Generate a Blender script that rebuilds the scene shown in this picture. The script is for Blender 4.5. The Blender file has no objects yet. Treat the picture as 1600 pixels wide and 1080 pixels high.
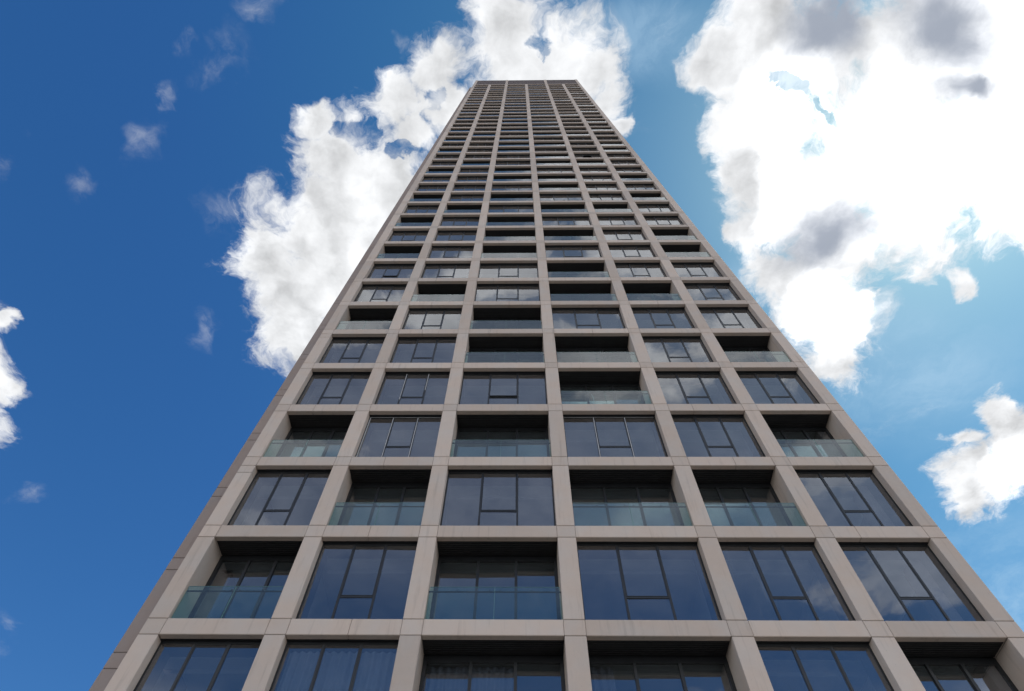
import bpy, bmesh, math, random
from mathutils import Matrix, Vector
random.seed(11)
S = bpy.context.scene
COL = S.collection
R = math.radians

# ------------------------------------------------------------------ helpers
class MB:
    """collects boxes and tubes, then links them as ONE mesh object"""
    def __init__(self): self.v=[]; self.f=[]; self.m=[]; self.t=[]
    def add(self, verts, faces, mi=0, tone=0.5):
        o=len(self.v); self.v+=[tuple(p) for p in verts]
        for f in faces: self.f.append([o+i for i in f]); self.m.append(mi); self.t.append(tone)
    def box(self, x0,x1,y0,y1,z0,z1, mi=0, tone=0.5):
        v=[(x,y,z) for x in (x0,x1) for y in (y0,y1) for z in (z0,z1)]
        self.add(v,[(0,1,3,2),(4,6,7,5),(0,4,5,1),(2,3,7,6),(0,2,6,4),(1,5,7,3)],mi,tone)
    def cbox(self, x0,x1,y0,y1,z0,z1, c=.012, mi=0, tone=0.5):
        """box with chamfered edges"""
        X=(x0,x1);Y=(y0,y1);Z=(z0,z1);idx={};v=[]
        for i in (0,1):
            for j in (0,1):
                for k in (0,1):
                    sx=c if i==0 else -c; sy=c if j==0 else -c; sz=c if k==0 else -c
                    for a,p in (('x',(X[i],Y[j]+sy,Z[k]+sz)),('y',(X[i]+sx,Y[j],Z[k]+sz)),('z',(X[i]+sx,Y[j]+sy,Z[k]))):
                        idx[(a,i,j,k)]=len(v); v.append(p)
        q=idx; F=[]
        for i in (0,1):
            F.append([q[('x',i,0,0)],q[('x',i,1,0)],q[('x',i,1,1)],q[('x',i,0,1)]])
            F.append([q[('y',0,i,0)],q[('y',1,i,0)],q[('y',1,i,1)],q[('y',0,i,1)]])
            F.append([q[('z',0,0,i)],q[('z',1,0,i)],q[('z',1,1,i)],q[('z',0,1,i)]])
            for j in (0,1):
                F.append([q[('x',i,j,0)],q[('x',i,j,1)],q[('y',i,j,1)],q[('y',i,j,0)]])
                F.append([q[('x',i,0,j)],q[('x',i,1,j)],q[('z',i,1,j)],q[('z',i,0,j)]])
                F.append([q[('y',0,i,j)],q[('y',1,i,j)],q[('z',1,i,j)],q[('z',0,i,j)]])
                for k in (0,1): F.append([q[('x',i,j,k)],q[('y',i,j,k)],q[('z',i,j,k)]])
        self.add(v,F,mi,tone)
    def tube(self, pts, r, n=6, mi=0):
        rings=[]
        for a,p in enumerate(pts):
            p=Vector(p); d=(Vector(pts[min(a+1,len(pts)-1)])-Vector(pts[max(a-1,0)])).normalized()
            s=d.cross(Vector((.3,.9,.2))).normalized(); t=d.cross(s)
            rings.append([p+r*(math.cos(6.2832*k/n)*s+math.sin(6.2832*k/n)*t) for k in range(n)])
        v=[q for g in rings for q in g]; F=[]
        for a in range(len(rings)-1):
            for k in range(n): F.append((a*n+k,a*n+(k+1)%n,(a+1)*n+(k+1)%n,(a+1)*n+k))
        F.append(tuple(range(n))); F.append(tuple(range((len(rings)-1)*n,len(rings)*n)))
        self.add(v,F,mi)
    def merge(self, o, dx, dy, dz, mimap=None):
        b=len(self.v); self.v+=[(x+dx,y+dy,z+dz) for x,y,z in o.v]
        for f,m,t in zip(o.f,o.m,o.t):
            self.f.append([b+i for i in f]); self.m.append(mimap[m] if mimap else m); self.t.append(t)
    def mesh(self, name, mats):
        me=bpy.data.meshes.new(name); me.from_pydata(self.v,[],self.f)
        for m in (mats if isinstance(mats,(list,tuple)) else [mats]): me.materials.append(m)
        me.polygons.foreach_set('material_index', self.m)
        at=me.attributes.new('tone','FLOAT','FACE'); at.data.foreach_set('value', self.t)
        bm=bmesh.new(); bm.from_mesh(me); bmesh.ops.recalc_face_normals(bm,faces=bm.faces); bm.to_mesh(me); bm.free()
        return me
    def build(self, name, mats, parent=None):
        return link(name, self.mesh(name,mats), parent)

def link(name, me, parent=None, loc=(0,0,0)):
    o=bpy.data.objects.new(name, me); COL.objects.link(o); o.parent=parent; o.location=loc; return o

def tag(o, label, cat, group=None):
    o['label']=label; o['category']=cat
    if group: o['group']=group
    return o

class NT:
    def __init__(self, tree): self.t=tree; self.n=tree.nodes; self.l=tree.links
    def node(self, typ, props=None, **ins):
        n=self.n.new(typ)
        for k,v in (props or {}).items(): setattr(n,k,v)
        for k,v in ins.items():
            s=n.inputs[int(k[1:])] if k[0]=='i' and k[1:].isdigit() else n.inputs[k.replace('_',' ')]
            if isinstance(v,bpy.types.NodeSocket): self.l.new(v,s)
            else: s.default_value=v
        return n
    def math(self, op, a, b=0.0, c=0.0, clamp=False):
        return self.node('ShaderNodeMath',{'operation':op,'use_clamp':clamp},i0=a,i1=b,i2=c).outputs[0]
    def ramp(self, v, a, b, c=0.0, d=1.0, smooth=False):
        n=self.node('ShaderNodeMapRange',{'interpolation_type':'SMOOTHSTEP' if smooth else 'LINEAR'},i0=v,i1=a,i2=b,i3=c,i4=d)
        return n.outputs[0]
    def mix(self, fac, a, b, mode='MIX'):
        n=self.node('ShaderNodeMix',{'data_type':'RGBA','blend_type':mode})
        for s,v in ((n.inputs[0],fac),(n.inputs[6],a),(n.inputs[7],b)):
            if isinstance(v,bpy.types.NodeSocket): self.l.new(v,s)
            else: s.default_value=v
        return n.outputs[2]
    def noise(self, vec, scale, detail=4, rough=.55, dist=0.0):
        return self.node('ShaderNodeTexNoise',None,Vector=vec,Scale=scale,Detail=detail,Roughness=rough,Distortion=dist)

def newmat(name):
    m=bpy.data.materials.new(name); m.use_nodes=True; m.node_tree.nodes.clear()
    t=NT(m.node_tree); out=t.node('ShaderNodeOutputMaterial'); return m,t,out
def rgb(*c): return (*c,1.0)

# ------------------------------------------------------------------ materials
def mat_concrete(name, base, vary=.10):
    m,t,out=newmat(name)
    geo=t.node('ShaderNodeNewGeometry').outputs['Position']
    tone=t.node('ShaderNodeAttribute',{'attribute_name':'tone'}).outputs['Fac']
    big=t.noise(geo,.55,5,.6).outputs[0]
    mott=t.noise(geo,4.0,6,.62).outputs[0]
    fine=t.noise(geo,38.0,4,.6).outputs[0]
    strv=t.node('ShaderNodeMapping',{'vector_type':'POINT'},Vector=geo,Scale=(5.0,5.0,.35)).outputs[0]
    streak=t.noise(strv,1.3,5,.65).outputs[0]
    f=t.math('ADD',1-vary*.5-.17, t.math('MULTIPLY',tone,vary))
    f=t.math('ADD',f,t.math('MULTIPLY',big,.12))
    f=t.math('ADD',f,t.math('MULTIPLY',mott,.12))
    f=t.math('ADD',f,t.math('MULTIPLY',fine,.10))
    f=t.math('MULTIPLY',f,t.ramp(streak,.55,.72,1.0,.80))
    # warmer / pinker blotches, as in cast panels
    tint=t.mix(t.ramp(t.noise(geo,1.1,3,.5).outputs[0],.4,.65),rgb(1.03,.99,.965),rgb(.985,1.0,1.02))
    col=t.mix(1.0,rgb(*base),tint,'MULTIPLY')
    v=t.node('ShaderNodeCombineXYZ',None,X=f,Y=f,Z=f).outputs[0]
    col=t.mix(1.0,col,v,'MULTIPLY')
    # pin holes
    vor=t.node('ShaderNodeTexVoronoi',None,Vector=geo,Scale=5.5).outputs['Distance']
    pit=t.ramp(vor,.025,.05,.62,1.0)
    pv=t.node('ShaderNodeCombineXYZ',None,X=pit,Y=pit,Z=pit).outputs[0]
    col=t.mix(1.0,col,pv,'MULTIPLY')
    bump=t.node('ShaderNodeBump',None,Strength=.25,Distance=.01,Height=t.math('ADD',mott,t.math('MULTIPLY',fine,.5)))
    b=t.node('ShaderNodeBsdfPrincipled',None,Base_Color=col,Roughness=.86,Normal=bump.outputs[0])
    b.inputs['Specular IOR Level'].default_value=.3
    t.l.new(b.outputs[0],out.inputs[0]); return m

def mat_plain(name, base, rough=.5, vary=.15, metal=0.0, scale=3.0):
    m,t,out=newmat(name)
    geo=t.node('ShaderNodeNewGeometry').outputs['Position']
    n=t.noise(geo,scale,4,.6).outputs[0]
    k=t.ramp(n,.3,.7,1-vary,1+vary)
    v=t.node('ShaderNodeCombineXYZ',None,X=k,Y=k,Z=k).outputs[0]
    col=t.mix(1.0,rgb(*base),v,'MULTIPLY')
    b=t.node('ShaderNodeBsdfPrincipled',None,Base_Color=col,Roughness=rough,Metallic=metal)
    t.l.new(b.outputs[0],out.inputs[0]); return m

def mat_glass(name, tint, ior, wave=.0, dirt=.04, fmin=0.0, streaks=False):
    """thin architectural glass: Fresnel mirror over tinted see-through, slightly dusty"""
    m,t,out=newmat(name)
    g=t.node('ShaderNodeNewGeometry')
    pos=g.outputs['Position']
    bump=t.node('ShaderNodeBump',None,Strength=wave,Distance=.02,Height=t.noise(pos,.9,1,.4).outputs[0])
    fr=t.node('ShaderNodeFresnel',None,IOR=ior,Normal=bump.outputs[0]).outputs[0]
    fr=t.math('MAXIMUM',fr,fmin)
    fr=t.math('MULTIPLY',fr,t.math('SUBTRACT',1.0,g.outputs['Backfacing']))
    gl=t.node('ShaderNodeBsdfGlossy',None,Color=rgb(.97,.98,1.0),Roughness=.0,Normal=bump.outputs[0])
    tr=t.node('ShaderNodeBsdfTransparent',None,Color=rgb(*tint))
    mx=t.node('ShaderNodeMixShader',None,i0=fr,i1=tr.outputs[0],i2=gl.outputs[0])
    d=t.ramp(t.noise(pos,1.7,6,.65).outputs[0],.35,.75,dirt*.3,dirt)
    if streaks:  # pale upright streaks painted into the pane in place of reflections
        sv=t.node('ShaderNodeMapping',{'vector_type':'POINT'},Vector=pos,Scale=(9.0,9.0,.55)).outputs[0]
        s=t.ramp(t.noise(sv,1.0,4,.7,.3).outputs[0],.60,.72,0.0,.16)
        d=t.math('ADD',d,s)
    df=t.node('ShaderNodeBsdfDiffuse',None,Color=rgb(.42,.43,.44))
    mx2=t.node('ShaderNodeMixShader',None,i0=d,i1=mx.outputs[0],i2=df.outputs[0])
    t.l.new(mx2.outputs[0],out.inputs[0]); return m

M={}
M['concrete']=mat_concrete('cast_concrete',(.525,.452,.398),.20)
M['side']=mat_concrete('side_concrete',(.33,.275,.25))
M['parapet']=mat_concrete('parapet_cladding',(.115,.092,.088),.05)
M['joint']=mat_plain('joint_sealant',(.10,.088,.08),.9)
M['metal']=mat_plain('dark_bronze_metal',(.016,.018,.021),.38,.2)
M['soffit']=mat_plain('charcoal_slats',(.018,.018,.020),.6,.2)
M['deck']=mat_plain('deck_grey',(.16,.15,.14),.8)
M['glass']=mat_glass('window_glass',(.73,.78,.82),2.9,.035,.05)
M['streak']=mat_glass('reflection_streak_glass',(.73,.78,.82),2.9,.035,.05,0,True)
M['doorglass']=mat_glass('door_glass',(.72,.76,.79),2.9,.03,.03)
M['rail']=mat_glass('balustrade_glass',(.72,.89,.875),1.9,.02,.07)
M['edge']=mat_plain('glass_edge_green',(.16,.30,.28),.2)
M['ceil']=mat_plain('ceiling_paint',(.62,.62,.60),.9,.04)
M['wall']=mat_plain('interior_paint',(.40,.39,.37),.9,.06)
M['floor']=mat_plain('interior_floor',(.20,.16,.12),.6)
M['tape']=mat_plain('white_film',(.50,.51,.53),.4,.06)
M['curtain']=mat_plain('curtain_cloth',(.24,.25,.28),.95,.06)
M['roof']=mat_plain('roof_felt',(.12,.12,.12),.9)

# ------------------------------------------------------------------ dimensions
H=3.3; BH=.47; Z0=12.04                       # storey, beam height, sill of storey 0
XL=[-11.231,-7.970,-4.487,-.282,3.954,7.472,10.872]
XR=[-10.707,-7.430,-3.940,.275,4.512,8.040,11.390]
ZT=149.6; R0,R1=-3,38
def sill(r): return Z0+H*r
BAY=[(XR[i],XL[i+1]) for i in range(6)]
REC=.275; LOG=.84

# W = flush window, B = recessed balcony, one string a storey from the left
PAT={-1:'WWBBWB',0:'BWBWWW',1:'WBWBBW',2:'BWBWWB',3:'WWWBWW',4:'WWBBWB',5:'BWBWWW',6:'WBWBBW',7:'WWWBWW',8:'BWBWWB',
     9:'WWBBWB',10:'BWBWWW',11:'WBWBBW',12:'BWBWWB',13:'WWWBWW',14:'WWBBWB',15:'BWBWWW',16:'WBWBBW',17:'WWWBWW',18:'BWBWWB',
     19:'WWBBWB',20:'BWBWWW',21:'WBWBBW',22:'BWBWWB',23:'WWWBWW'}
CYC=['WWBBWB','BWBWWW','WBWBBW','BWBWWB','WWWBWW']
for r in range(24,R1+1): PAT[r]=CYC[(r-24)%5]
PAT[-2]='BWBWWB'; PAT[-3]='WWWBWW'

# ------------------------------------------------------------------ the tower
tower=bpy.data.objects.new('residential_tower',None); COL.objects.link(tower)
tag(tower,'very tall concrete residential tower seen from its foot, a grid of windows and recessed balconies','tower')

rt=random.Random(3)
for i in range(7):
    b=MB(); through=i in (0,2,4,6)
    x0,x1=XL[i],XR[i]; g=.007
    b.box(x0+.016,x1-.016,.018,.88,0,(ZT-.1 if through else sill(39)-.02),1)
    b.cbox(x0,x1,0,.9,0,sill(R0)-BH-g,.012,0,rt.random())
    for r in range(R0,40):
        s=sill(r)
        b.cbox(x0,x1,0,.9,s-BH+g,s-g,.012,0,rt.random())
        if r<39:
            z0,z1=s+g,s+H-BH-g
            if i==0 and r%3==1 and r<6:              # make-up piece under the node
                b.cbox(x0,x1,0,.9,z1-.36+g,z1,.012,0,rt.random()); z1-=.36+g
            b.cbox(x0,x1,0,.9,z0,z1,.012,0,rt.random())
    if through:
        z=sill(39)+g
        while z<ZT-.2:
            b.cbox(x0,x1,0,.9,z,min(z+2.95,ZT)-g,.012,0,rt.random()); z+=2.95
    b.build('pier',[M['concrete'],M['joint']],tower)

for r in range(R0,40):
    b=MB(); s=sill(r)
    for i in range(6):
        xa,xb=BAY[i][0]+.007,BAY[i][1]-.007
        b.box(xa-.02,xb+.02,.02,.18,s-BH+.03,s-.03,1)
        cuts=[xa]
        if rt.random()<.30 and r<9: cuts.append(xa+(xb-xa)*rt.uniform(.25,.6))
        cuts.append(xb); tn=rt.random()
        for k in range(len(cuts)-1):
            b.cbox(cuts[k]+(.004 if k else 0),cuts[k+1]-(.004 if k<len(cuts)-2 else 0),0,.20,s-BH,s,.014,0,min(1,max(0,tn+rt.uniform(-.2,.2))))
    b.build('spandrel_beam',[M['concrete'],M['joint']],tower)

# crown: tall plain parapet panels between every second pier
for a,c in ((0,2),(2,4),(4,6)):
    b=MB(); xa,xb=XR[a]+.01,XL[c]-.01; n=4
    for k in range(n):
        w=(xb-xa)/n
        b.cbox(xa+k*w+.006,xa+(k+1)*w-.006,.10,.34,sill(39)+.02,ZT-.25,.01,0,rt.random())
    b.cbox(xa,xb,.06,.40,ZT-.24,ZT-.04,.01,0,.6)
    b.build('parapet_panel',[M['parapet'],M['joint']],tower)

# wider rear volume whose front edge shows left of the facade, and both flanks
XW=XL[0]-1.42; YW=1.45; YB=21.5; XE=XR[6]
def flank(x_out, sign, y0):
    b=MB(); gm=MB(); g=.008; n=5; pw=.62
    ys=[y0+(YB-y0-pw)*k/n for k in range(n+1)]
    xi=x_out-sign*1.9 if sign<0 else x_out-.9
    lo,hi=(x_out,x_out+.9) if sign<0 else (x_out-.9,x_out)
    for k,y in enumerate(ys):
        wide=(lo,hi) if k else ((x_out,x_out+2.2) if sign<0 else (lo,hi))
        b.box(wide[0]+.02,wide[1]-.02,y+.02,y+pw-.02,0,ZT-.3,1)
        for r in range(R0,40):
            s=sill(r)
            b.cbox(*wide,y,y+pw,s-BH+g,s-g,.012,0,rt.random())
            if r<39: b.cbox(*wide,y,y+pw,s+g,s+H-BH-g,.012,0,rt.random())
        b.cbox(*wide,y,y+pw,0,sill(R0)-BH-g,.012,0,.5)
        z=sill(39)+g
        while z<ZT-.2: b.cbox(*wide,y,y+pw,z,min(z+2.95,ZT)-g,.012,0,rt.random()); z+=2.95
    for r in range(R0,40):
        s=sill(r)
        for k in range(n):
            bx=(lo,lo+.2) if sign<0 else (hi-.2,hi)
            b.cbox(*bx,ys[k]+pw+.008,ys[k+1]-.008,s-BH,s,.012,0,rt.random())
            if r<39:
                px=(lo+.2,lo+.23) if sign<0 else (hi-.23,hi-.2)
                gm.box(*px,ys[k]+pw,ys[k+1],s,s+H-BH)
    for k in range(n):
        bx=(lo+.1,lo+.3) if sign<0 else (hi-.3,hi-.1)
        b.box(*bx,ys[k]+pw,ys[k+1],sill(39)+.01,ZT-.05,0,.4)
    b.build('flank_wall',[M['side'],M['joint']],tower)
    gm.build('flank_glazing',M['glass'],tower)
flank(XW,-1,YW); flank(XE,1,.93)
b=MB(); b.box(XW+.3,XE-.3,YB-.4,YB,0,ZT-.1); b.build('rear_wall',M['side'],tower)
b=MB(); b.box(XL[0]+.1,XE-.5,6.2,YB-.5,0,sill(39)-.2); b.build('core_wall',M['wall'],tower)
b=MB(); b.box(XW+.5,XE-.5,1.0,YB-.5,sill(39)+.1,sill(39)+.4); b.build('roof',M['roof'],tower)
b=MB(); b.box(XL[0]+.3,XE-.6,1.0,6.1,0,sill(R0)-BH-.05); b.build('entrance_storey',M['metal'],tower)

# floor slabs with a ceiling, and the walls between flats: one mesh each, a copy a storey
sl=MB()
sl.box(XR[0]-.3,XL[6]+.3,.95,6.15,-.41,-.02,1); sl.box(XR[0]-.3,XL[6]+.3,.95,6.15,-.47,-.415,0)
for xa,xb in BAY:
    sl.box(xa-.05,xb+.05,1.45,6.1,-.60,-.475,0)         # dropped ceiling further in
slab_me=sl.mesh('floor_slab',[M['ceil'],M['floor']])
pw=MB()
for i in range(7): pw.box((XL[i]+XR[i])/2-.08,(XL[i]+XR[i])/2+.08,.905,6.1,0,H-BH-.14)
pw.box(XR[0]-.2,XL[6]+.2,6.105,6.18,0,H-BH)
wall_me=pw.mesh('partition_wall',M['wall'])
for r in range(R0,40):
    link('floor_slab',slab_me,tower,(0,0,sill(r)))
    if r<39: link('partition_wall',wall_me,tower,(0,0,sill(r)))

# ---- one window per bay width
OH=H-BH
def window_parts(i, tilt):
    xa,xb=BAY[i]; c=(xa+xb)/2; xa-=c; xb-=c; w=xb-xa
    y0,y1=REC,REC+.085; fw=.05; mw=.06
    fr=MB()
    fr.box(xa,xa+fw,y0,y1,0,OH); fr.box(xb-fw,xb,y0,y1,0,OH)
    fr.box(xa+fw,xb-fw,y0+.002,y1-.002,0,.05); fr.box(xa+fw,xb-fw,y0+.002,y1-.002,OH-.085,OH)
    fr.box(xa+.002,xb-.002,y1+.002,.95,OH+.002,OH+.06)                   # head closer
    m1,m2=xa+w/3,xa+2*w/3
    for m in (m1,m2): fr.box(m-mw/2,m+mw/2,y0-.012,y1-.004,.05,OH-.085)
    tz=.90
    fr.box(m1+mw/2,m2-mw/2,y0-.002,y1-.006,tz-.028,tz+.022)
    fr.box(xa+.001,xb-.001,.202,y0-.001,OH-.012,OH+.05)                  # dark head lining in front of the frame
    # reveal lining behind the frame and the room threshold
    fr.box(xa-.01,xa+.03,y1+.002,.95,0,OH); fr.box(xb-.03,xb+.01,y1+.002,.95,0,OH)
    fl=MB(); fl.box(xa+.03,xb-.03,y1+.004,.95,-.06,-.012)
    gp=MB()
    def pane(p0,p1,q0,q1,k):
        a=math.radians(tilt[k]); dx=(p1-p0)/2*math.tan(a); b_=math.radians(tilt[k+3]); dz=(q1-q0)/2*math.tan(b_)
        ym=y0+.014; t=.012
        v=[]
        for yo in (0,t):
            for (px,pz,sx,sz) in ((p0,q0,-1,-1),(p1,q0,1,-1),(p1,q1,1,1),(p0,q1,-1,1)):
                v.append((px,ym+yo+sx*dx+sz*dz,pz))
        gp.add(v,[(0,1,2,3),(7,6,5,4),(0,4,5,1),(1,5,6,2),(2,6,7,3),(3,7,4,0)])
    pane(xa+fw,m1-mw/2,.05,OH-.085,0); pane(m2+mw/2,xb-fw,.05,OH-.085,1); pane(m1+mw/2,m2-mw/2,.05,tz-.035,2)
    # opening light: origin on its top hinge
    sh=MB(); zt=OH-.09; p0,p1=m1+mw/2+.006,m2-mw/2-.006; q0,q1=tz+.034-zt,-.004; f2=.022; ya=-.004; yb=.05
    sh.box(p0,p0+f2,ya,yb,q0,q1,1); sh.box(p1-f2,p1,ya,yb,q0,q1,1)
    sh.box(p0+f2,p1-f2,ya+.002,yb-.002,q0,q0+f2,1); sh.box(p0+f2,p1-f2,ya+.002,yb-.002,q1-f2,q1,1)
    sh.box(p0+f2,p1-f2,.008,.020,q0+f2,q1-f2,0)
    fr.box(xa-.0,xb+.0,y1+.004,y1+.02,OH-.05,OH-.002)
    return fr,gp,sh,(0,REC,zt),fl

def balcony_parts(i):
    xa,xb=BAY[i]; c=(xa+xb)/2; xa-=c; xb-=c; w=xb-xa
    so=MB(); n=7; ys=.215
    so.box(xa+.004,xb-.004,ys,LOG+.1,OH+.05,OH+.09)
    for k in range(n):
        a=ys+.01+(LOG-ys-.01)*k/n; so.box(xa+.006,xb-.006,a,a+(LOG-ys)/n-.022,OH+.018,OH+.052)
    dk=MB(); dk.box(xa+.004,xb-.004,.202,LOG+.1,-.12,-.015)
    gl=MB(); m=0.0; yg=.085
    for p0,p1 in ((xa+.03,m-.008),(m+.008,xb-.03)):
        gl.box(p0,p1,yg,yg+.018,.012,1.075,0)
        gl.box(p0,p1,yg-.001,yg+.019,1.076,1.082,1)
    for p in (m-.007,m+.003): gl.box(p,p+.004,yg,yg+.018,.012,1.075,1)
    hr=MB(); hr.box(xa+.005,xb-.005,.15,.185,.965,.995)
    hr.box(xa+.005,xb-.005,.065,.125,.001,.012)                             # base channel
    for p in (-.28,-.04,.04,.28): hr.box(p*w-.012,p*w+.012,yg+.02,.149,.975,1.01)
    dr=MB(); y0,y1=LOG,LOG+.09; hd=.17
    dr.box(xa+.002,xa+.10,y0,y1,0,OH+.015); dr.box(xb-.10,xb-.002,y0,y1,0,OH+.015)
    dr.box(xa+.10,xb-.10,y0+.002,y1,0,.06); dr.box(xa+.10,xb-.10,y0+.002,y1,OH-hd,OH+.015)
    dg=MB(); q=[xa+.10+(w-.20)*k/3 for k in range(4)]
    for k in (1,2): dr.box(q[k]-.04,q[k]+.04,y0+(.004 if k==1 else -.02),y1-.006,.06,OH-hd)
    tl=((.25,.5),(-.2,.2),(.1,-.35))
    for k in range(3):
        p0=q[k]+(.04 if k else 0); p1=q[k+1]-(.04 if k<2 else 0); z0_,z1_=.06,OH-hd
        dz=(z1_-z0_)/2*math.tan(math.radians(tl[k][1]*1.6)); dx=(p1-p0)/2*math.tan(math.radians(tl[k][0])); ym=y0+.045
        v=[]
        for yo in (0,.012):
            for px,pz,sx,sz in ((p0,z0_,-1,-1),(p1,z0_,1,-1),(p1,z1_,1,1),(p0,z1_,-1,1)): v.append((px,ym+yo+sx*dx+sz*dz,pz))
        dg.add(v,[(0,1,2,3),(7,6,5,4),(0,4,5,1),(1,5,6,2),(2,6,7,3),(3,7,4,0)])
    return so,dk,gl,hr,dr,dg

NV=4; WIN={}; BAL={}; WMB={}; BMB={}
rv=random.Random(5)
for i in range(6):
    for v in range(NV):
        tilt=[rv.gauss(0,.2) for _ in range(6)]
        fr,gp,sh,hp,fl=window_parts(i,tilt)
        WMB[i,v]=(fr,gp,sh,hp,fl)
        WIN[i,v]=(fr.mesh('window',M['metal']),gp.mesh('fixed_pane',M['glass']),sh.mesh('opening_light',[M['glass'],M['metal']]),hp,fl.mesh('inner_sill',M['floor']))
    BMB[i]=balcony_parts(i)
    so,dk,gl,hr,dr,dg=BMB[i]
    BAL[i]=(so.mesh('balcony',M['soffit']),dk.mesh('balcony_deck',M['deck']),gl.mesh('glass_balustrade',[M['rail'],M['edge']]),
            hr.mesh('handrail',M['metal']),dr.mesh('sliding_door',M['metal']),dg.mesh('door_glass',M['doorglass']))

OPEN={(3,2):1.8,(7,0):1.5,(17,4):9.0}
TAPE={(2,1):(1,1,1),(2,3):(0,1,1),(3,1):(0,1,1)}
streak_me={}
order=[(r,i) for r in range(-1,R1+1) for i in range(6)]
wins=[k for k in order if PAT[k[0]][k[1]]=='W']; bals=[k for k in order if PAT[k[0]][k[1]]=='B']
own_w=set(wins[:100]); own_b=set(bals[:100])
farw=MB(); farb=MB()
for r in range(R0,R1+1):
    for i in range(6):
        cx=(BAY[i][0]+BAY[i][1])/2; z=sill(r); v=rv.randrange(NV)
        if PAT[r][i]=='W':
            if (r,i) in own_w:
                fm,gm,sm,hp,lm=WIN[i,v]
                w=link('window',fm,tower,(cx,0,z))
                g=link('fixed_pane',gm,w); s=link('opening_light',sm,w,hp); link('inner_sill',lm,w)
                if (r,i) in OPEN:
                    s.rotation_euler.x=-R(OPEN[r,i]); s['label']='dark framed light tilted open at the bottom'
                if (r,i)==(0,4):
                    g.data=gm.copy(); g.data.materials[0]=M['streak']; g['label']='glass with painted streaks standing in for reflections'
                if (r,i) in TAPE:
                    tb=MB(); hw=(BAY[i][1]-BAY[i][0])/2; xs=[-hw+.058,-hw/3,hw/3]
                    for k,on in enumerate(TAPE[r,i]):
                        if on: tb.box(xs[k]-.012,xs[k]+.010,REC-.018,REC-.013 if k else REC+.02,.06 if r==2 else 1.2*k*.6,OH-.10)
                    if r==2: tb.box(-hw+.06,hw-.06,REC-.006,REC-.001,OH-.085,OH-.072)
                    tb.build('white_film_strip',M['tape'],w)
            else:
                fr,gp,sh,hp,fl=WMB[i,v]
                farw.merge(fr,cx,0,z); farw.merge(gp,cx,0,z,{0:1}); farw.merge(sh,cx,hp[1],z+hp[2],{0:1,1:0}); farw.merge(fl,cx,0,z,{0:2})
        else:
            if (r,i) in own_b:
                a,dk,gl,hr,dr,dg=BAL[i]
                b_=link('balcony',a,tower,(cx,0,z))
                link('balcony_deck',dk,b_); link('glass_balustrade',gl,b_); link('handrail',hr,b_)
                link('sliding_door',dr,b_); link('door_glass',dg,b_)
            else:
                so,dk,gl,hr,dr,dg=BMB[i]
                farb.merge(so,cx,0,z); farb.merge(dk,cx,0,z,{0:1}); farb.merge(gl,cx,0,z,{0:2,1:3}); farb.merge(hr,cx,0,z); farb.merge(dr,cx,0,z); farb.merge(dg,cx,0,z,{0:4})
o=farw.build('window',[M['metal'],M['glass'],M['floor']],tower); o['kind']='stuff'
if farb.v:
    o=farb.build('balcony',[M['soffit'],M['deck'],M['rail'],M['edge'],M['doorglass']],tower); o['kind']='stuff'

# ---- curtains in the lowest storey, and a cable on a balcony
def curtain(r,i,y,x0f,x1f,label):
    xa,xb=BAY[i]; w=xb-xa; x0=xa+w*x0f; x1=xa+w*x1f; n=int((x1-x0)/.03); c=MB(); v=[]; F=[]
    rr=random.Random(i+9)
    ph=0
    for k in range(n+1):
        ph+=rr.uniform(.7,1.15); x=x0+(x1-x0)*k/n; yy=y+.045*math.sin(ph)
        for dy in (0,.006):
            for zz in (.03,OH-.16): v.append((x,yy+dy,zz))
    for k in range(n):
        a=4*k; b2=a+4
        F+=[(a,b2,b2+1,a+1),(a+2,a+3,b2+3,b2+2),(a,a+2,b2+2,b2),(a+1,b2+1,b2+3,a+3)]
    F+=[(0,1,3,2),(4*n,4*n+2,4*n+3,4*n+1)]
    c.add([(p[0]-(x0+x1)/2,p[1],p[2]) for p in v],F)
    o=c.build('curtain',M['curtain']); o.location=((x0+x1)/2,0,sill(r))
    tag(o,label,'curtain','curtains behind the lowest glazing')
curtain(-1,1,.48,.03,.97,'pleated curtain filling the window second from left in the lowest row')
curtain(-1,2,1.10,.03,.66,'pleated curtain behind two door panes of the lowest balcony left of centre')
curtain(-1,3,1.10,.02,.20,'narrow gathered curtain at the left of the lowest balcony right of centre')
c=MB(); xa,xb=BAY[3]; x=xa+.36*(xb-xa); z=sill(3)
c.tube([(x-.16,.17,z+1.008),(x-.08,.175,z+1.010),(x-.02,.20,z+.98),(x+.03,.205,z+.80),(x+.04,.205,z+.55),(x+.0,.21,z+.30),(x+.05,.22,z+.02)],.013)
tag(c.build('cable',M['tape']),'white cable hanging over the handrail of a balcony right of centre','cable')

# ------------------------------------------------------------------ ground
m,t,out=newmat('paving')
geo=t.node('ShaderNodeNewGeometry').outputs['Position']
br=t.node('ShaderNodeTexBrick',None,Vector=geo,Scale=1.0,Color1=rgb(.085,.083,.08),Color2=rgb(.07,.069,.067),Mortar=rgb(.06,.06,.06))
br.inputs['Mortar Size'].default_value=.008; br.inputs['Brick Width'].default_value=.9; br.inputs['Row Height'].default_value=.6
n=t.ramp(t.noise(geo,.4,6,.6).outputs[0],.3,.7,.82,1.1)
col=t.mix(1.0,br.outputs[0],t.node('ShaderNodeCombineXYZ',None,X=n,Y=n,Z=n).outputs[0],'MULTIPLY')
p=t.node('ShaderNodeBsdfPrincipled',None,Base_Color=col,Roughness=.8); t.l.new(p.outputs[0],out.inputs[0])
b=MB(); b.add([(-3000,-3000,0),(3000,-3000,0),(3000,3000,0),(-3000,3000,0)],[(0,1,2,3)])
g=b.build('ground',m); g['kind']='structure'

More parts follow.
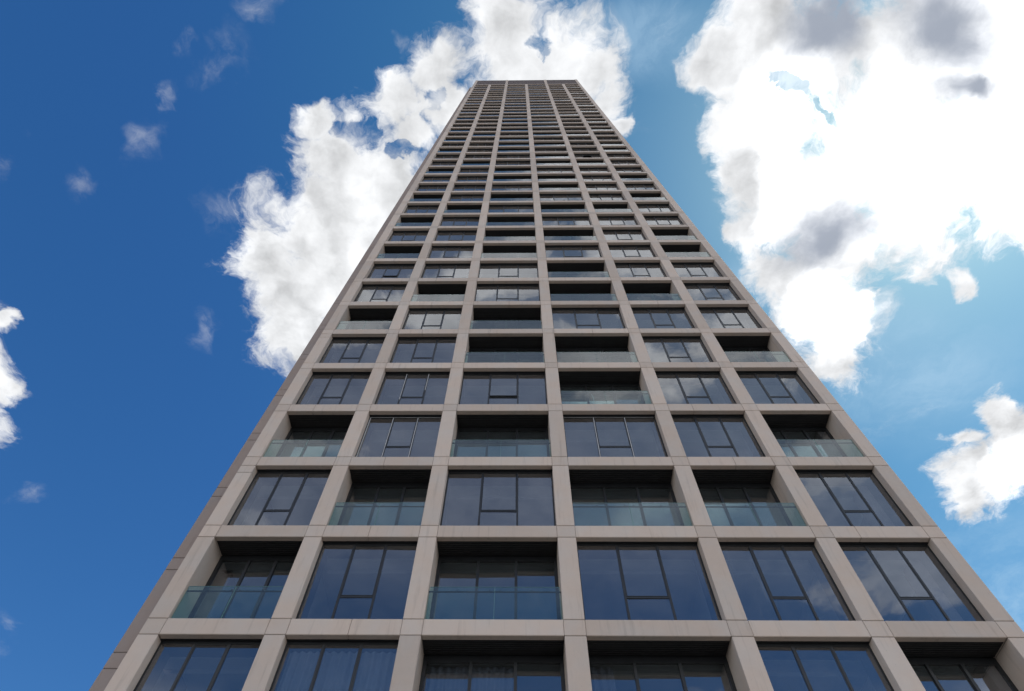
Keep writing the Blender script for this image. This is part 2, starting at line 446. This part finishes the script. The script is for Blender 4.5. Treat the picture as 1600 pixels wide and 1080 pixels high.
# ------------------------------------------------------------------ sky, clouds, sun
SUN_EL=R(57); SUN_AZ=R(71)                 # azimuth from +Y (behind the tower) towards +X
sd=Vector((math.sin(SUN_AZ)*math.cos(SUN_EL),math.cos(SUN_AZ)*math.cos(SUN_EL),math.sin(SUN_EL)))
sun=bpy.data.lights.new('sun','SUN'); sun.energy=5.0; sun.angle=R(.5); sun.color=(1,.93,.84)
so=bpy.data.objects.new('sun',sun); COL.objects.link(so); so.rotation_euler=(-sd).to_track_quat('-Z','Y').to_euler(); so.location=(0,0,200)

W=bpy.data.worlds.new('World'); S.world=W; W.use_nodes=True; W.node_tree.nodes.clear()
t=NT(W.node_tree)
d=t.node('ShaderNodeTexCoord').outputs['Generated']
sky=t.node('ShaderNodeTexSky',{'sky_type':'NISHITA','sun_disc':False,'sun_elevation':SUN_EL,'sun_rotation':SUN_AZ,'altitude':50.0,'air_density':1.0,'dust_density':.35,'ozone_density':1.2}).outputs[0]
SKYS=.064; CL=.60; LOWB=.78
xyz=t.node('ShaderNodeSeparateXYZ',None,Vector=d)
zc=t.math('MAXIMUM',xyz.outputs[2],.07)
u=t.math('DIVIDE',xyz.outputs[0],zc); v=t.math('DIVIDE',xyz.outputs[1],zc)
P=t.node('ShaderNodeCombineXYZ',None,X=u,Y=v).outputs[0]           # place on the cloud layer
def vm(op,a,b,scale=None):
    n=t.node('ShaderNodeVectorMath',{'operation':op},i0=a)
    if scale is not None: n.inputs[3].default_value=scale
    elif isinstance(b,bpy.types.NodeSocket): t.l.new(b,n.inputs[1])
    else: n.inputs[1].default_value=b
    return n.outputs[0]
def warp(p,sc,amt,det,off):
    q=vm('ADD',p,(off,off*.7,0)); c=t.noise(q,sc,det,.6).outputs[1]
    w=vm('MULTIPLY',vm('SUBTRACT',c,(.5,.5,.5)),(amt,amt,0)); return vm('ADD',p,w)
def blobs(L,vec):
    acc=None
    for (bx,by,rx,ry,rot) in L:
        mp=t.node('ShaderNodeMapping',{'vector_type':'TEXTURE'},Vector=vec,Location=(bx,by,0),Rotation=(0,0,rot),Scale=(rx,ry,1))
        gr=t.node('ShaderNodeTexGradient',{'gradient_type':'SPHERICAL'},Vector=mp.outputs[0]).outputs[1]
        acc=gr if acc is None else t.math('MAXIMUM',acc,gr)
    return acc
MAIN=[(-0.4042,0.4599,0.1593,0.121,2.0154),(-0.4436,0.3679,0.0922,0.0664,2.0119),(-0.3573,0.4225,0.1865,0.1591,2.3865),(-0.4125,0.5391,0.1171,0.0869,2.9126),(-0.2747,0.3172,0.1414,0.1241,2.2941),(-0.2865,0.2109,0.0892,0.0748,2.0979),(-0.2344,0.2524,0.1113,0.0997,2.4115),(-0.1867,0.1433,0.0606,0.0512,2.9073),(-0.1182,0.0889,0.0583,0.0528,1.912),(-0.0207,0.0379,0.0847,0.0756,3.1286),(0.0268,0.0813,0.1058,0.0791,-3.1086),(0.0693,0.0599,0.0814,0.0766,-2.7613),(0.1251,0.1179,0.0553,0.0484,1.2693),(0.155,0.1506,0.0335,0.0293,1.1985),(-0.0924,0.1535,0.0706,0.066,2.827),(-0.1603,0.1868,0.0566,0.0487,2.9186),(-0.0195,-0.0424,0.072,0.0691,3.0956),(-0.1816,0.3751,0.1808,0.1638,2.0957),(-0.314,0.1566,0.0426,0.0363,2.5694),(0.3021,0.0662,0.0718,0.0468,-3.0055),(0.3634,0.0413,0.1161,0.0888,-2.802),(0.3777,0.1665,0.1211,0.0942,1.0331),(0.4452,0.2993,0.14,0.1088,0.9607),(0.5864,0.168,0.2921,0.1991,-2.8245),(0.4649,0.0762,0.2236,0.1437,-2.9413),(0.7177,0.1226,0.276,0.1901,-2.4707),(0.6426,-0.0807,0.3691,0.1567,-3.0444),(0.5454,0.4765,0.149,0.1029,1.0953),(0.5317,0.3498,0.1466,0.104,-2.8466),(0.5931,0.5766,0.1106,0.0735,1.1137),(0.4636,0.414,0.0937,0.0758,0.7557),(0.377,0.3343,0.0509,0.0422,0.8512),(0.3513,0.2457,0.0742,0.0455,1.2949),(0.8321,0.2908,0.1547,0.0913,-2.8864),(0.6532,0.3225,0.13,0.0951,-2.6034),(0.6154,0.5026,0.0978,0.065,1.0764),(0.778,0.4276,0.0529,0.0247,-2.6304),(0.9339,0.7249,0.0778,0.0435,1.0349),(0.8974,0.7841,0.0609,0.0377,-2.8984),(1.0125,0.7974,0.1195,0.0809,0.7147),(0.9619,0.8741,0.1307,0.0877,0.8546),(0.9533,0.9463,0.0886,0.0604,0.8582),(1.0617,0.8394,0.1345,0.0905,-2.6348),(-1.0594,0.6152,0.1957,0.0751,2.0641),(-0.9413,0.5237,0.0333,0.0174,2.1216)]
WISP=[(-0.4559,0.0555,0.0639,0.0274,2.7064),(-0.4994,0.0212,0.0204,0.0153,2.301),(-0.6011,0.1837,0.0443,0.0244,2.5495),(-0.7242,0.2388,0.0327,0.0228,2.6847),(-0.8345,0.197,0.0381,0.0187,2.109),(-0.542,0.1035,0.023,0.0113,1.9414),(-0.583,0.5048,0.047,0.0207,1.8818),(-0.496,0.3048,0.0391,0.026,2.9487),(-0.3663,-0.0063,0.0318,0.0176,3.0619),(0.7733,0.7169,0.0644,0.0269,2.8187),(0.7233,0.7645,0.0477,0.028,2.6786),(0.1772,0.1555,0.0261,0.0207,-2.9683),(0.2111,0.0151,0.0242,0.0178,-2.9855),(-1.085,0.9299,0.0373,0.0241,2.7699),(-1.3402,1.4018,0.0847,0.0275,2.0198),(0.7008,0.5769,0.0357,0.0266,-2.4543),(-0.1627,0.0451,0.0171,0.0113,1.7262)]
GREY=[(0.519,0.3418,0.0853,0.0633,2.8645),(0.6288,0.0312,0.091,0.0633,0.7865),(0.4423,0.0213,0.0662,0.0437,-2.9235),(0.6726,0.1177,0.045,0.0261,-2.9348),(0.4668,0.0094,0.0608,0.0424,1.0339)]
HAZE=[(0.7702,0.6268,0.2978,0.2044,-2.794),(0.1764,0.0396,0.122,0.0586,-3.1023),(0.411,0.4018,0.1021,0.0705,-2.9545),(1.3173,1.361,0.736,0.45,0.8838)]
HOLE=[(-0.2587,0.158,0.0467,0.0323,3.0298),(-0.1302,0.1214,0.0337,0.0238,2.5647),(-0.1757,0.1877,0.0429,0.0177,3.1314),(0.0245,0.0383,0.0235,0.0168,-3.1131),(0.4132,0.1093,0.0396,0.0142,-2.6118),(0.4655,0.1389,0.028,0.0101,-2.5454),(0.6811,0.4899,0.0915,0.0682,-2.4954)]
WHITE=[(0.6067,0.2371,0.2789,0.1854,-2.8602),(0.752,0.1884,0.2857,0.176,0.9365),(0.569,0.5024,0.1406,0.1024,1.0015),(0.4155,0.1573,0.135,0.1081,0.8118),(0.4293,0.2992,0.1022,0.0712,1.1615),(1.0188,0.8653,0.1189,0.0938,1.1072),(0.6623,-0.051,0.1841,0.1073,-2.9062),(0.5168,0.2889,0.145,0.1126,0.7657)]
# clouds behind the viewer, seen only in the glass
BACK=[(.30,-.30,.30,.20,.3),(.50,-.48,.30,.18,.2),(.12,-.22,.16,.14,0),(.16,-.14,.2,.09,0),(-.03,-.40,.20,.10,.4),(.70,-.80,.30,.16,.3),(-.22,-.50,.20,.09,.2),
      (.95,-1.15,.36,.18,.2),(.18,-.62,.22,.09,-.2),(-.75,-1.05,.34,.14,.1),(-.45,-.80,.2,.08,0),(.35,-.95,.24,.10,.3),(1.4,-.6,.5,.3,.2),(-1.6,-.9,.5,.3,.6),(.5,-2.0,.9,.35,.1),(-1.2,-2.4,.9,.4,0),(2.5,-1.8,.9,.6,0),(0,-3.5,1.6,.7,0),(-3,-1,1,1,0)]
GR=1.24
P1=warp(warp(warp(P,3.6,.13,2,3.1),13.0,.065,4,7.7),48.0,.009,3,1.1)
fb=t.noise(vm('ADD',P1,(11.3,4.2,0)),7.0,12,.665).outputs[0]
tos=(.030,.012,0)                                                    # a step towards the sun on the cloud layer
P0=warp(P,9.0,.05,3,6.3)
fl_=t.noise(vm('ADD',P0,(21.3,4.2,0)),8.0,6,.56).outputs[0]
fs=t.noise(vm('ADD',P0,(21.3+tos[0],4.2+tos[1],0)),8.0,6,.56).outputs[0]
fb2=t.noise(vm('ADD',P,(2.3,8.2,0)),4.5,7,.58).outputs[0]
nz=t.math('MULTIPLY',t.math('SUBTRACT',fb,.5),2.0)
P2=warp(warp(P,6.0,.12,3,4.4),20.0,.08,5,1.7)
F=blobs([(x,y,a*GR,b*GR,r) for x,y,a,b,r in MAIN],P1)
dens=t.math('SUBTRACT',t.math('ADD',F,nz),t.math('MULTIPLY',t.math('MULTIPLY',blobs(HOLE,P2),1.25),t.ramp(fl_,.62,.36,.25,1)))
alpha=t.math('MULTIPLY',t.math('MAXIMUM',t.ramp(dens,.16,.60,0,1,True),t.math('MULTIPLY',t.ramp(t.math('ADD',F,nz),.3,.8,0,1,True),t.ramp(fl_,.36,.60,.42,.8,True))),t.math('MULTIPLY',t.ramp(t.math('ADD',F,nz),.12,.34,.5,1,True),t.ramp(F,.0,.14,0,1,True)))
core=t.ramp(dens,.45,1.0,0,1,True)
Fb0=blobs(BACK,P1)
Fb=t.math('MULTIPLY',t.ramp(t.math('ADD',Fb0,nz),-.02,.62,0,.92,True),t.math('MULTIPLY',t.ramp(Fb0,0,.12,0,1),t.ramp(v,-.60,-1.0,1,.5,True)))
hz=t.math('MULTIPLY',t.ramp(blobs(HAZE,warp(P,2.5,.25,4,9.1)),0,.9,0,.5,True),t.ramp(fb,.36,.66,.35,1,True))
vl=t.math('MULTIPLY',t.ramp(v,-.12,-.5,0,.28,True),t.ramp(v,-.95,-1.35,1.1,.15,True))               # thin veil on the far side of the sky
alpha=t.math('MAXIMUM',alpha,t.math('MAXIMUM',Fb,vl))
# unseen bright cloud bank low behind the viewer, added to light the facade
low=t.math('MULTIPLY',t.math('MULTIPLY',t.ramp(xyz.outputs[2],.50,.33,0,1,True),t.ramp(xyz.outputs[1],-.05,-.35,0,1,True)),t.ramp(fb2,.30,.46,.35,1,True))
alpha=t.math('MAXIMUM',alpha,low)
wf=t.math('MULTIPLY',t.math('MULTIPLY',t.ramp(blobs([(x,y,a*1.4,b*1.4,r) for x,y,a,b,r in WISP],P2),0,.95,0,1,True),t.ramp(fb,.42,.74,0,1,True)),.34)
alpha=t.math('MAXIMUM',alpha,wf)
sdot=t.node('ShaderNodeVectorMath',{'operation':'DOT_PRODUCT'},i0=d,i1=tuple(sd)).outputs[1]
glow=t.ramp(sdot,.78,.97,0,1,True)
lump=t.math('SUBTRACT',fl_,fs)                                        # >0 where a puff turns to the sun
grey=t.ramp(t.math('ADD',blobs([(x,y,a*1.5,b*1.5,r) for x,y,a,b,r in GREY],warp(warp(P,5.0,.12,3,5.5),18.0,.05,4,2.2)),t.math('MULTIPLY',t.math('SUBTRACT',fb2,.5),.9)),.0,.85,0,1,True)
lit=t.math('ADD',t.ramp(t.ramp(t.math('ADD',blobs(WHITE,P1),t.math('MULTIPLY',nz,.35)),.12,.55,0,1,True),0,1,.86,1.5),t.math('MULTIPLY',lump,1.15))
lit=t.math('SUBTRACT',lit,t.math('MULTIPLY',t.ramp(fb2,.36,.66,0,1,True),t.math('MULTIPLY',core,.17)))
lit=t.math('ADD',t.math('MAXIMUM',lit,.46),t.math('ADD',t.math('MULTIPLY',low,LOWB),t.math('MULTIPLY',Fb,.35)))
c0=vm('MULTIPLY',t.node('ShaderNodeCombineXYZ',None,X=lit,Y=lit,Z=lit).outputs[0],(CL*.985,CL,CL*1.02))
ccol=t.mix(t.math('MULTIPLY',grey,.95),c0,rgb(.33*CL,.37*CL,.45*CL))
hs=t.node('ShaderNodeHueSaturation',None,Saturation=1.32,Value=SKYS,Color=sky).outputs[0]
tint=t.mix(t.ramp(sdot,.45,.98,0,1,True),rgb(.80,1.0,1.16),rgb(.86,1.27,1.08))
hs=vm('MULTIPLY',hs,tint)
fin=t.mix(alpha,t.mix(hz,hs,rgb(.46*CL,.66*CL,.84*CL)),ccol)
bg=t.node('ShaderNodeBackground',None,Color=fin,Strength=1.0)
wo=t.node('ShaderNodeOutputWorld'); t.l.new(bg.outputs[0],wo.inputs[0])
W.cycles.sampling_method='MANUAL'; W.cycles.sample_map_resolution=512

# ------------------------------------------------------------------ camera and look
r2=Vector((.99989874,.0091366,.01091054)); u2=Vector((.00270391,-.87469043,.48467447)); fw=Vector((-.01397162,.48459589,.87462656))
cam=bpy.data.cameras.new('camera'); co=bpy.data.objects.new('camera',cam); COL.objects.link(co)
mat=Matrix((r2,u2,-fw)).transposed().to_4x4(); mat.translation=Vector((-1.3825,-13.9706,1.6)); co.matrix_world=mat
cam.sensor_width=36.0; cam.lens=949.8/1600*36; cam.clip_end=10000; cam.clip_start=.05
S.camera=co
S.view_settings.view_transform='Standard'; S.view_settings.look='None'; S.view_settings.exposure=.8; S.view_settings.gamma=1.0
S.render.engine='CYCLES'
c=S.cycles; c.max_bounces=10; c.transparent_max_bounces=24; c.diffuse_bounces=4; c.glossy_bounces=4
try: c.use_denoising=True
except Exception: pass
